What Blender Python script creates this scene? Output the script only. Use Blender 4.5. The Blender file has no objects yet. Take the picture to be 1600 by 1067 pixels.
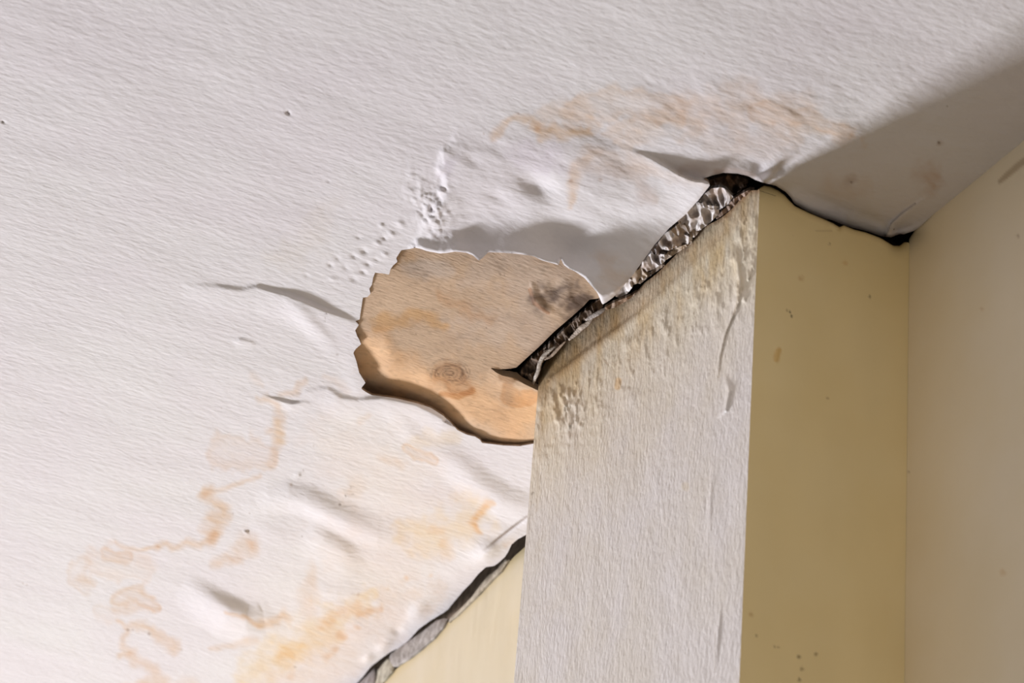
import bpy, math, random
import numpy as np
from mathutils import Matrix, Vector

# ------------------------------------------------------------------ camera, world, light
sc = bpy.context.scene
F = 4500.0                       # focal length in pixels of the 1600 px wide frame
PITCH, ROLL, YAW = 0.5107, 0.08814, 1.97687
CH = 1.6                         # camera height, the ceiling is one metre above it
cp, sp = math.cos(PITCH), math.sin(PITCH)
FW = np.array([0, cp, sp]); UP0 = np.array([0, -sp, cp]); RT0 = np.array([1.0, 0, 0])
cr, sr = math.cos(ROLL), math.sin(ROLL)
RT = RT0*cr + UP0*sr; UP = -RT0*sr + UP0*cr
A = np.array([math.cos(YAW), math.sin(YAW), 0.0])        # along the walls, away from the camera
B = np.array([-A[1], A[0], 0.0])                         # into the room
if B[0] < 0: B = -B                                      # B points into the wall
NW = -B                                                  # normal of the wall faces
EYE = np.array([0, 0, CH])

cam_data = bpy.data.cameras.new('camera')
cam_data.sensor_width = 36.0
cam_data.lens = F*36.0/1600.0
cam_data.clip_start = 0.05
cam_data.dof.use_dof = True
cam_data.dof.focus_distance = 2.0
cam_data.dof.aperture_fstop = 13
cam = bpy.data.objects.new('camera', cam_data)
sc.collection.objects.link(cam)
m = Matrix(((RT[0], UP[0], -FW[0], 0), (RT[1], UP[1], -FW[1], 0), (RT[2], UP[2], -FW[2], CH), (0, 0, 0, 1)))
cam.matrix_world = m
sc.camera = cam

world = bpy.data.worlds.new('room_light'); sc.world = world; world.use_nodes = True
nt = world.node_tree
bg = nt.nodes['Background']
tc = nt.nodes.new('ShaderNodeTexCoord'); sx = nt.nodes.new('ShaderNodeSeparateXYZ')
mr = nt.nodes.new('ShaderNodeMapRange'); ra = nt.nodes.new('ShaderNodeValToRGB')
mr.inputs['From Min'].default_value = -1; mr.inputs['From Max'].default_value = 0.2
nt.links.new(tc.outputs['Generated'], sx.inputs[0]); nt.links.new(sx.outputs['Z'], mr.inputs[0])
nt.links.new(mr.outputs[0], ra.inputs[0]); nt.links.new(ra.outputs[0], bg.inputs[0])
ra.color_ramp.elements[0].color = (0.040, 0.036, 0.038, 1)
ra.color_ramp.elements[1].color = (0.68, 0.62, 0.55, 1)
bg.inputs[1].default_value = 1.0

# daylight from a window far to the left of the pillar
LDIR = np.array([-0.592, 0.806, 0.0])
P0c = np.array([0.15, 1.55, 0.0])
lp = P0c + LDIR*8.2; lp[2] = 2.6 - 3.05
ld = bpy.data.lights.new('window_daylight', 'AREA'); ld.shape = 'RECTANGLE'
ld.size = 1.5; ld.size_y = 1.5; ld.energy = 940; ld.color = (0.935, 0.94, 1.0)
lo = bpy.data.objects.new('window_daylight', ld); sc.collection.objects.link(lo)
lo.location = Vector(lp)
tgt = Vector((P0c[0], P0c[1], 2.6))
lo.rotation_euler = (tgt - Vector(lp)).to_track_quat('-Z', 'Y').to_euler()

vs = sc.view_settings
vs.view_transform = 'Standard'; vs.look = 'None'; vs.exposure = 0.0; vs.gamma = 1.0; vs.use_curve_mapping = False

# ------------------------------------------------------------------ geometry helpers
def rays(px):
    px = np.asarray(px, float)
    return FW[None] + RT[None]*((px[:, 0:1]-800)/F) - UP[None]*((px[:, 1:2]-533.5)/F)
def on_plane(px, P, n, off=0.0):
    """points where the sight lines meet the plane through P moved by off along n"""
    d = rays(px); t = (P@n + off)/(d@n)
    return d*np.asarray(t)[:, None]
CP, CN = np.array([0, 0, 1.0]), np.array([0, 0, -1.0])
def c3(x, y): return on_plane([[x, y]], CP, CN)[0]
P0, Q, FC = c3(1187, 288), c3(1412, 374), c3(840, 602)
def proj(X):
    z = X@FW
    return np.array([800 + F*(X@RT)/z, 533.5 - F*(X@UP)/z])
W_PILLAR = abs((FC-P0)@A)
DEPTH = abs((Q-P0)@B)
WP = P0 + B*DEPTH                        # a point of the long wall's plane, at the ceiling
PF = P0 + A*W_PILLAR                     # far top corner of the pillar front

_r = np.random.RandomState(7)
_tab = _r.rand(4, 256, 256)
def vnoise(x, y, k=0):
    xi = np.floor(x).astype(int); yi = np.floor(y).astype(int)
    fx = x-xi; fy = y-yi; fx = fx*fx*(3-2*fx); fy = fy*fy*(3-2*fy)
    t = _tab[k % 4]; a = lambda i, j: t[(xi+i) & 255, (yi+j) & 255]
    return (a(0, 0)*(1-fx)+a(1, 0)*fx)*(1-fy) + (a(0, 1)*(1-fx)+a(1, 1)*fx)*fy
def fbm(x, y, o=4, k=0):
    s = 0; w = 1; tot = 0
    for i in range(o):
        s = s + w*vnoise(x*2**i+17.3*i+31*k, y*2**i+5.1*i+11*k, k+i); tot += w; w *= .5
    return s/tot                                            # 0..1 about .5
def sstep(a, b, x):
    t = np.clip((x-a)/(b-a), 0, 1); return t*t*(3-2*t)
def seg_dist(px, pts, vals=None):
    """distance to a polyline, side (+ right hand side when walking down it), blended value"""
    best = np.full(len(px), 1e9); side = np.ones(len(px)); val = np.zeros(len(px))
    pts = np.asarray(pts, float)
    for i in range(len(pts)-1):
        a, b = pts[i], pts[i+1]; ab = b-a; L2 = ab@ab + 1e-9
        t = np.clip(((px-a)@ab)/L2, 0, 1)
        q = px-(a+t[:, None]*ab); d = np.hypot(q[:, 0], q[:, 1])
        m_ = d < best-1e-9
        best = np.where(m_, d, best)
        cr_ = ab[0]*(px[:, 1]-a[1]) - ab[1]*(px[:, 0]-a[0])
        side = np.where(m_, np.sign(cr_), side)
        if vals is not None: val = np.where(m_, vals[i]*(1-t)+vals[i+1]*t, val)
    return best, side, val
def inside(px, poly):
    c = np.zeros(len(px), bool); n = len(poly); x, y = px[:, 0], px[:, 1]
    for i in range(n):
        x1, y1 = poly[i]; x2, y2 = poly[(i+1) % n]
        if y1 == y2: continue
        m_ = ((y1 > y) != (y2 > y)) & (x < (x2-x1)*(y-y1)/(y2-y1)+x1)
        c ^= m_
    return c
def sdf(px, poly):
    p = list(poly)+[poly[0]]
    d, _, _ = seg_dist(px, p)
    return np.where(inside(px, poly), d, -d)                # + inside

def clip_mesh(poly, xs, ys):
    """grid of the plane cut cleanly along a closed outline: points, faces, outline edges"""
    nx, ny = len(xs), len(ys)
    X, Y = np.meshgrid(xs, ys); px = np.stack([X.ravel(), Y.ravel()], 1)
    s = sdf(px, poly); s = np.where(np.abs(s) < 1e-4, 1e-4, s)
    idx = np.arange(nx*ny).reshape(ny, nx)
    q = np.stack([idx[:-1, :-1], idx[1:, :-1], idx[1:, 1:], idx[:-1, 1:]], -1).reshape(-1, 4)
    ins = (s[q] > 0).sum(1)
    faces = [tuple(f) for f in q[ins == 4].tolist()]
    extra = []; cache = {}; rim = []
    def cut(a, b):
        k = (min(a, b), max(a, b))
        if k not in cache:
            t = s[k[0]]/(s[k[0]]-s[k[1]])
            extra.append(px[k[0]]*(1-t)+px[k[1]]*t); cache[k] = nx*ny+len(extra)-1
        return cache[k]
    for f in q[(ins > 0) & (ins < 4)].tolist():
        for tri in ((f[0], f[1], f[2]), (f[0], f[2], f[3])):
            out = []; cs = []
            for i in range(3):
                a, b = tri[i], tri[(i+1) % 3]
                if s[a] > 0: out.append(a)
                if (s[a] > 0) != (s[b] > 0):
                    c = cut(a, b); out.append(c); cs.append(len(out)-1)
            if len(out) >= 3:
                faces.append(tuple(out))
                if len(cs) == 2:
                    i, j = cs
                    rim.append((out[i], out[j]) if (i+1) % len(out) == j else (out[j], out[i]))
    P = np.vstack([px, np.array(extra).reshape(-1, 2)])
    used = np.zeros(len(P), bool)
    for f in faces: used[list(f)] = True
    new = np.cumsum(used)-1
    faces = [tuple(int(new[v]) for v in f) for f in faces]
    rim = [(int(new[a]), int(new[b])) for a, b in rim]
    return P[used], faces, rim

def build(name, parts, mats, parent=None, smooth=True):
    """parts: list of (verts, faces, colours, material index) joined into ONE mesh"""
    V = []; FF = []; C = []; M = []; o = 0
    for v, f, c, mi in parts:
        V.append(v+EYE); FF += [tuple(i+o for i in t) for t in f]; C.append(c); M += [mi]*len(f); o += len(v)
    V = np.vstack(V); C = np.vstack(C)
    me = bpy.data.meshes.new(name)
    me.from_pydata(V.tolist(), [], FF); me.update()
    ca = me.color_attributes.new('tint', 'FLOAT_COLOR', 'POINT')
    ca.data.foreach_set('color', np.hstack([C, np.ones((len(C), 1))]).astype(np.float32).ravel())
    me.polygons.foreach_set('material_index', M)
    me.polygons.foreach_set('use_smooth', [smooth]*len(FF))
    for m_ in mats: me.materials.append(m_)
    ob = bpy.data.objects.new(name, me); sc.collection.objects.link(ob)
    if parent: ob.parent = parent
    return ob

def sheet(poly, xs, ys, P, n, off, col, thick, rimcol, mi=0, rmi=0, rimline=None):
    """surface on a plane with relief off(px), colour col(px), and a rim `thick` deep"""
    px, fc, rim = clip_mesh(poly, xs, ys)
    o_ = off(px) if callable(off) else np.full(len(px), off)
    v = on_plane(px, P, n, o_)
    c = col(px) if callable(col) else np.tile(np.array(col), (len(px), 1))
    out = [(v, fc, c, mi)]
    if rimline is not None:          # only the edges that follow this line get a rim
        mid = np.array([(px[a]+px[b])/2 for a, b in rim]); dd_, _, _ = seg_dist(mid, rimline)
        rim = [e for e, d_ in zip(rim, dd_) if d_ < 3]
    if thick:
        ids = sorted({i for e in rim for i in e}); mp = {i: k for k, i in enumerate(ids)}
        k = len(ids); vv = v[ids]
        jit = 1+0.35*(fbm(px[ids, 0]*.15, px[ids, 1]*.15, 3)-.5)
        v2 = np.vstack([vv, vv - n[None]*(thick*jit)[:, None]])
        f2 = [(mp[b], mp[a], mp[a]+k, mp[b]+k) for a, b in rim]
        rc = np.tile(np.array(rimcol), (2*k, 1))
        out.append((v2, f2, rc, rmi))
    return out
def span(lo, a, b, hi, step):
    """fine steps between a and b, widening steps out to lo and hi"""
    mid = np.arange(a, b+step/2, step); L = []; R = []; w = step*3; x = a
    while x > lo: x = max(lo, x-w); L.append(x); w *= 1.7
    w = step*3; x = mid[-1]
    while x < hi: x = min(hi, x+w); R.append(x); w *= 1.7
    return np.array(L[::-1]+mid.tolist()+R)

def setp(o, label=None, cat=None, group=None, kind=None):
    if label: o['label'] = label
    if cat: o['category'] = cat
    if group: o['group'] = group
    if kind: o['kind'] = kind
    return o

# ------------------------------------------------------------------ materials
def mat(name, rough=.7, bumps=(), spec=.3, tintnoise=None, metallic=0.0):
    """bumps: (scale along wall, scale across, scale up, detail, distance) noise reliefs in wall axes"""
    M_ = bpy.data.materials.new(name); M_.use_nodes = True
    t = M_.node_tree; N = t.nodes; Lk = t.links.new
    b = N['Principled BSDF']; b.inputs['Roughness'].default_value = rough
    b.inputs['Specular IOR Level'].default_value = spec; b.inputs['Metallic'].default_value = metallic
    at = N.new('ShaderNodeAttribute'); at.attribute_name = 'tint'
    co = N.new('ShaderNodeTexCoord')
    rot = N.new('ShaderNodeVectorRotate'); rot.rotation_type = 'Z_AXIS'; rot.inputs['Angle'].default_value = -YAW
    Lk(co.outputs['Object'], rot.inputs['Vector'])
    colour = at.outputs['Color']
    if tintnoise:
        sc_, c1, c2 = tintnoise
        nz = N.new('ShaderNodeTexNoise'); nz.inputs['Scale'].default_value = sc_; nz.inputs['Detail'].default_value = 3
        rp = N.new('ShaderNodeValToRGB'); rp.color_ramp.elements[0].position = .36; rp.color_ramp.elements[1].position = .64
        rp.color_ramp.elements[0].color = (*c1, 1); rp.color_ramp.elements[1].color = (*c2, 1)
        mx = N.new('ShaderNodeMix'); mx.data_type = 'RGBA'; mx.blend_type = 'MULTIPLY'; mx.inputs[0].default_value = 1
        Lk(rot.outputs[0], nz.inputs['Vector']); Lk(nz.outputs['Fac'], rp.inputs[0])
        Lk(colour, mx.inputs[6]); Lk(rp.outputs[0], mx.inputs[7]); colour = mx.outputs[2]
    Lk(colour, b.inputs['Base Color'])
    prev = None
    for (a_, b_, c_, det, dist) in bumps:
        mp = N.new('ShaderNodeMapping'); mp.inputs['Scale'].default_value = (a_, b_, c_)
        nz = N.new('ShaderNodeTexNoise'); nz.inputs['Scale'].default_value = 1; nz.inputs['Detail'].default_value = det
        bp = N.new('ShaderNodeBump'); bp.inputs['Distance'].default_value = dist; bp.inputs['Strength'].default_value = 1
        Lk(rot.outputs[0], mp.inputs[0]); Lk(mp.outputs[0], nz.inputs['Vector']); Lk(nz.outputs['Fac'], bp.inputs['Height'])
        if prev: Lk(prev.outputs[0], bp.inputs['Normal'])
        prev = bp
    if prev: Lk(prev.outputs[0], b.inputs['Normal'])
    return M_
M_ceil = mat('ceiling_paint', .75, [(230, 115, 200, 3, .00068), (30, 16, 30, 2, .0010)], .25,
             (9, (.985, .965, .985), (1, 1, 1)))
M_board = mat('stained_board', .8, [(420, 160, 300, 4, .0006)], .2, (28, (.9, .88, .87), (1, 1, 1)))
M_pil = mat('pillar_paint', .5, [(330, 330, 190, 3, .0008), (60, 60, 30, 2, .0008)], .4, (22, (.97, .955, .90), (1, 1, 1)))
M_wall = mat('wall_paint', .45, [(40, 40, 12, 2, .0008)], .35, (16, (.98, .965, .92), (1, 1, 1)))
M_dark = mat('dark_gap_shade', .95, [(150, 150, 150, 5, .004)], .1, (60, (.5, .5, .5), (1, 1, 1)))  # for near-black parts whose colour stands in for shade inside the gaps
M_foil = mat('crumpled_sheet', .48, [(200, 200, 200, 2, .0009)], .55, (70, (.72, .68, .66), (1, 1, 1)))
M_edge = mat('torn_plaster', .85, [(500, 500, 500, 4, .001)], .2, (120, (.6, .57, .54), (1, 1, 1)))

# ------------------------------------------------------------------ outlines traced on the ceiling
CREST = [(1107, 284), (1098, 279), (1113, 274), (1130, 270), (1152, 271), (1169, 275), (1180, 281), (1191, 285), (1212, 290),
         (1228, 300), (1236, 309), (1241, 318), (1261, 330), (1287, 341), (1300, 344), (1314, 350), (1332, 356), (1350, 360), (1377, 369), (1392, 371), (1404, 366), (1412, 366),
         (1427, 361), (1440, 354), (1453, 347), (1512, 298), (1600, 225)]
GAP = [(1109, 290), (1091, 313), (1070, 336), (1045, 357), (1023, 382), (1005, 407), (990, 428), (974, 447), (959, 464), (948, 472), (941, 476)]
TOPH = [(938, 468), (933, 457), (927, 450), (913, 434), (900, 425), (888, 419), (881, 414), (876, 404), (873, 414), (862, 411), (847, 407), (833, 400),
        (812, 397), (788, 395), (763, 394), (758, 399), (753, 404), (748, 407), (739, 399), (729, 395), (711, 393), (700, 395), (687, 396),
        (666, 392), (658, 389), (649, 387), (640, 389), (627, 391), (623, 397), (619, 403), (621, 409), (614, 415), (610, 421), (608, 429), (597, 427),
        (586, 426), (583, 434), (581, 445), (577, 451), (579, 459), (574, 464), (567, 465), (565, 478), (563, 491), (562, 499), (555, 502),
        (561, 507), (555, 516), (558, 525), (562, 532), (564, 538), (556, 545), (552, 551), (557, 565), (561, 582), (566, 590), (571, 598), (564, 607),
        (571, 612), (580, 617), (618, 622), (652, 630), (673, 637), (692, 649), (704, 660), (715, 672), (729, 679), (742, 682), (750, 687), (753, 692), (787, 696),
        (812, 697), (834, 693)]
WALLEDGE = [(821, 836), (808, 843), (799, 851), (794, 862), (789, 870), (778, 880), (772, 884), (759, 886), (747, 897), (735, 912), (724, 923), (708, 942), (700, 952), (692, 958),
            (672, 970), (654, 983), (640, 999), (627, 1010), (611, 1018), (594, 1030), (579, 1042), (568, 1056), (560, 1065), (545, 1080)]
G = proj(PF + B*DEPTH)
def wall_px(t): return tuple(proj(WP + A*t))
sh = lambda t: (wall_px(t)[0]+6, wall_px(t)[1]+6)      # runs a few millimetres into the wall
ceil_poly = ([(3600, -3400), (3600, -1850)] + [sh(-.62), sh(-.3)] + CREST[::-1] + GAP + TOPH
             + [(856, 690), (880, 640), tuple(G + [40, 0]), tuple(G)] + WALLEDGE + [wall_px(1.25), wall_px(2.4), (-3200, wall_px(2.4)[1]), (-3200, -3400)])
# order: CREST was listed tip -> right wall, so walk it backwards from the right wall to the tip

# ------------------------------------------------------------------ relief of the ceiling skin (metres, downwards)
MM = .001
def ridge(px, pts, hs, wl_, wr_, sharp=1.0):
    """a fold: height hs along the line, falling over wl_ px on its left/upper side and wr_ px on the other"""
    d, s, h = seg_dist(px, pts, hs)
    w = np.where(s < 0, wl_, wr_)
    t = np.clip(1-d/w, 0, 1)
    return h*MM*t*t*(3-2*t)
def bump(px, x, y, rx, ry, h, ang=0):
    a = math.radians(ang); u = (px[:, 0]-x)*math.cos(a)+(px[:, 1]-y)*math.sin(a); v = -(px[:, 0]-x)*math.sin(a)+(px[:, 1]-y)*math.cos(a)
    return h*MM*np.exp(-(u/rx)**2-(v/ry)**2)
def tps(ctrl):
    c = np.array(ctrl, float); n = len(c)
    def U(r): return np.where(r > 0, r*r*np.log(r+1e-12), 0)
    D = U(np.hypot(c[:, None, 0]-c[None, :, 0], c[:, None, 1]-c[None, :, 1])/100)
    Pm = np.hstack([np.ones((n, 1)), c[:, :2]/100]); K = np.zeros((n+3, n+3))
    K[:n, :n] = D+np.eye(n)*.02; K[:n, n:] = Pm; K[n:, :n] = Pm.T
    w = np.linalg.solve(K, np.concatenate([c[:, 2], [0, 0, 0]]))
    def f(px):
        r = U(np.hypot(px[:, None, 0]-c[None, :, 0], px[:, None, 1]-c[None, :, 1])/100)
        return (r@w[:n] + w[n] + (px/100)@w[n+1:])*MM
    return f
# the sagging patch over the hole: control heights in mm
PATCH = [(640, 240, 0), (700, 170, 0), (800, 150, 0), (900, 170, 0), (620, 320, 0), (600, 400, 0),
         (710, 270, 3), (700, 310, 3.5), (680, 350, 3), (760, 230, 2), (760, 300, 2.5), (850, 250, 3), (830, 330, 1.5), (900, 210, 3),
         (660, 372, 1), (730, 368, .6), (820, 366, 3), (1010, 350, 1), (1060, 330, 3),
         (660, 388, 7), (710, 390, 10), (745, 404, 13), (790, 392, 11), (850, 405, 12), (900, 424, 17), (935, 462, 27), (960, 440, 20), (985, 405, 11), (960, 400, 10), (1000, 390, 8),
         (960, 235, .8), (990, 245, 1.0), (1020, 255, 3), (1070, 280, 6.5), (1105, 286, 8), (960, 300, 2.5), (1020, 310, 3.5), (900, 330, 1), (1085, 305, 7), (1040, 340, 2), (930, 366, 0), (975, 356, 0), (700, 340, 2.4), (785, 350, 0), (818, 338, .4), (846, 362, -.3), (866, 382, .2), (890, 390, .6), (915, 384, .8), (690, 374, 1.2)]
_patch = tps(PATCH)
PATCH_OUT = [(690, 235), (720, 215), (800, 200), (880, 205), (945, 221), (985, 230), (1030, 251), (1062, 271), (1085, 280), (1112, 284), (1112, 292), (1010, 420), (945, 480),
             (900, 470), (640, 470), (640, 388), (652, 372), (668, 340), (690, 312), (694, 285), (686, 262)]
def patch_mask(px):
    s = sdf(px, PATCH_OUT)
    # abrupt along the upper-right lip and along the left step, gentle along the top
    soft = np.interp(px[:, 0], [640, 700, 730, 800, 900, 960, 1000, 1120], [7, 10, 34, 60, 40, 9, 4, 2.5])
    n_ = (fbm(px[:, 0]*.09, px[:, 1]*.09, 3, 2)-.5)*np.where(px[:, 0] < 720, 16, 2)
    return sstep(-1, 1, (s+n_)/soft)
def relief(px):
    far = (px[:, 0] > -60) & (px[:, 0] < 1660) & (px[:, 1] > -60) & (px[:, 1] < 1130)
    out = np.zeros(len(px)); p = px[far]
    d = np.zeros(len(p))
    # broad, almost flat waviness
    d += 1.4*MM*(fbm(p[:, 0]*.006, p[:, 1]*.011, 2, 3)-.5)
    z = (p[:, 0] > 560) & (p[:, 0] < 1180) & (p[:, 1] > 140) & (p[:, 1] < 520)
    q = p[z]; msk = patch_mask(q); dd = np.clip(_patch(q), -.002, .03)*msk
    dd += msk*1.1*MM*(fbm(q[:, 0]*.02+q[:, 1]*.01, q[:, 1]*.045-q[:, 0]*.02, 4, 1)-.5)
    d[z] += dd
    # light-coloured step at the upper left of the patch
    stepn = bump(p, 672, 330, 26, 50, 2.0, -25)*(fbm(p[:, 0]*.12, p[:, 1]*.12, 3, 1)*2.2-.4)
    d += stepn
    # puckers of loose paint left of the hole
    for (x, y, r, h) in [(596, 352, 3, 1), (569, 392, 5, -1.2), (553, 400, 4, -.9), (575, 412, 4, -1), (540, 418, 4, -.8), (567, 424, 4, -1), (516, 414, 3, -.8),
                         (553, 436, 4, -.8), (479, 430, 3, -.5), (528, 404, 3, -.7), (590, 380, 4, 1), (600, 372, 3, -1), (612, 366, 4, 1), (626, 350, 5, 1), (560, 371, 3, -.7),
                         (602, 398, 4, .9), (520, 436, 4, .5), (588, 405, 3, -.6), (450, 176, 2.6, -1.6), (5, 190, 2.2, -1), (513, 283, 2, -.6), (845, 282, 14, -1), (838, 290, 20, -4.2),
                         (775, 305, 10, -1), (740, 250, 12, -.8)]:
        d += bump(p, x, y, r*1.5, r*.8, h, 25)
    # long fold left of the hole, lit below and shaded above
    F1 = [(285, 446), (318, 448), (350, 452), (378, 456), (402, 451), (425, 458), (450, 464), (472, 472), (492, 481), (512, 489), (535, 497), (556, 505)]
    d += ridge(p, F1, [0, .9, 1.5, 1.5, 1.8, 2.3, 3.0, 3.6, 3.6, 2.8, 2.0, 1.0], 9, 50)
    d += ridge(p, [(440, 466), (470, 488), (500, 520), (540, 560)], [0, 1.5, 1.4, 0], 16, 22)
    d += ridge(p, [(556, 512), (548, 545), (556, 590), (562, 606)], [.2, .4, .8, 1.0], 30, 26)
    d += ridge(p, [(375, 532), (392, 536)], [.9, .6], 6, 12)
    # little crack below it
    d += ridge(p, [(405, 618), (430, 624), (455, 631), (478, 629)], [0, 1.2, 1.8, .6], 4, 14)
    d += ridge(p, [(478, 614), (512, 610), (532, 624), (560, 628), (600, 624), (650, 634), (690, 655)], [.6, 1, 1.6, 2, 2.6, 3, 2.6], 9, 40)
    # soft folds of the lower left
    F2 = [(404, 792), (425, 782), (452, 778), (480, 784), (510, 800), (545, 818), (590, 835), (640, 838)]
    d += ridge(p, F2, [.6, 2.2, 3.6, 4.2, 4.4, 3.6, 2.2, 0], 34, 27)
    d += ridge(p, [(480, 822), (505, 842), (535, 862), (560, 900)], [0, 2.6, 2.6, 0], 26, 46)
    F3 = [(284, 913), (304, 924), (330, 940), (358, 956), (384, 966), (412, 962), (425, 950)]
    d += ridge(p, F3, [.3, 2, 4.6, 6, 5, 1.2, 0], 28, 46)
    d += ridge(p, [(660, 690), (700, 716), (740, 750), (785, 782), (825, 795)], [0, 1.6, 3.2, 3.2, 2.2], 32, 34)
    d += ridge(p, [(600, 640), (640, 672), (672, 700)], [0, 1.2, 0], 20, 24)
    d += ridge(p, [(560, 980), (600, 962), (650, 948), (700, 905), (745, 862)], [1, .6, 1.2, .8, 1.8], 34, 40)
    d += bump(p, 600, 1010, 16, 7, 2.4, -35) + bump(p, 575, 1028, 10, 6, 2, -35) + bump(p, 652, 955, 20, 10, 2, -40) + bump(p, 762, 862, 24, 13, 4, -35)
    d += bump(p, 620, 985, 8, 6, -1.5, 0) + bump(p, 420, 830, 30, 16, 1, 20) + bump(p, 520, 930, 45, 20, 1.4, -25)
    d += bump(p, 385, 832, 4, 2, 1.6, 30) + bump(p, 465, 742, 7, 4, .8, -30) + bump(p, 540, 775, 9, 7, .6, 30)
    # straight crack close to the pillar
    d += ridge(p, [(756, 866), (780, 846), (826, 812)], [.5, .8, .9], 3, 16)
    # folds above the pillar, beside the crack
    d += ridge(p, [(1192, 284), (1205, 268), (1222, 250), (1250, 232)], [4.5, 3, 1.4, 0], 22, 10)
    d += ridge(p, [(1192, 284), (1225, 276), (1250, 262)], [5, 3, 0], 14, 30)
    d += ridge(p, [(1240, 312), (1262, 327), (1314, 347), (1377, 366)], [3, 4, 3, 3], 26, 26)
    d += ridge(p, [(1100, 278), (1130, 268), (1170, 273)], [1, 2, 3], 24, 24)
    d += ridge(p, [(1386, 366), (1392, 350), (1410, 334), (1440, 312)], [4, 2.2, 1.4, .4], 3, 16)
    d += ridge(p, [(1395, 367), (1420, 362), (1452, 345)], [1.5, 1.2, .4], 8, 8)
    d += 1.8*MM*np.clip(fbm(p[:, 0]*.018+p[:, 1]*.006, p[:, 1]*.04-p[:, 0]*.014, 3, 2)-.5, -.3, .5)*sstep(900, 1020, p[:, 0])*sstep(300, 180, p[:, 1])*sstep(90, 160, p[:, 1])
    # curl of the free edge of the paper at the top of the hole
    ee, _, _ = seg_dist(p, TOPH[:26])
    d += -1.8*MM*np.clip(1-ee/4.5, 0, 1)**2*np.clip(fbm(p[:, 0]*.03, p[:, 1]*.03, 2, 1)*2.2-.5, .3, 1)
    out[far] = d
    return out

# ------------------------------------------------------------------ colour of the ceiling skin: paint plus stains and some painted light
def stroke(px, pts, w, noise=.5, k=0, soft=.5, sc_=.045):
    m_ = np.zeros(len(px)); pts_ = np.array(pts, float)
    if np.isscalar(w): w = [w]*len(pts)
    W = max(w)*2.5+10
    z = (px[:, 0] > pts_[:, 0].min()-W) & (px[:, 0] < pts_[:, 0].max()+W) & (px[:, 1] > pts_[:, 1].min()-W) & (px[:, 1] < pts_[:, 1].max()+W)
    q = px[z]
    if len(q) == 0: return m_
    if len(pts_) == 1: pts_ = np.vstack([pts_, pts_+.01]); w = [w[0], w[0]]
    n1 = fbm(q[:, 0]*sc_, q[:, 1]*sc_, 3, k)-.5; n2 = fbm(q[:, 0]*sc_+50, q[:, 1]*sc_+9, 3, k+1)-.5
    ww = max(w)
    d, s, wv = seg_dist(q+np.stack([n1, n2], 1)*ww*2*noise, pts_, w)
    r = d/wv
    body = sstep(1, 1-soft, r)
    m_[z] = body
    return m_
def tide(px, pts, w, k=0):
    """a water mark: pale inside with a darker line round its edge"""
    a = stroke(px, pts, w, .6, k, .45); b = stroke(px, pts, np.array(w)*.72 if not np.isscalar(w) else w*.72, .6, k, .9)
    return np.clip(a-.55*b, 0, 1)
ST = (.90, .70, .50); YE = (1.0, .80, .46); BR = (.62, .48, .38); GR = (.62, .58, .56); ORG = (.96, .66, .36); PALE = (.99, .90, .82)
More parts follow.
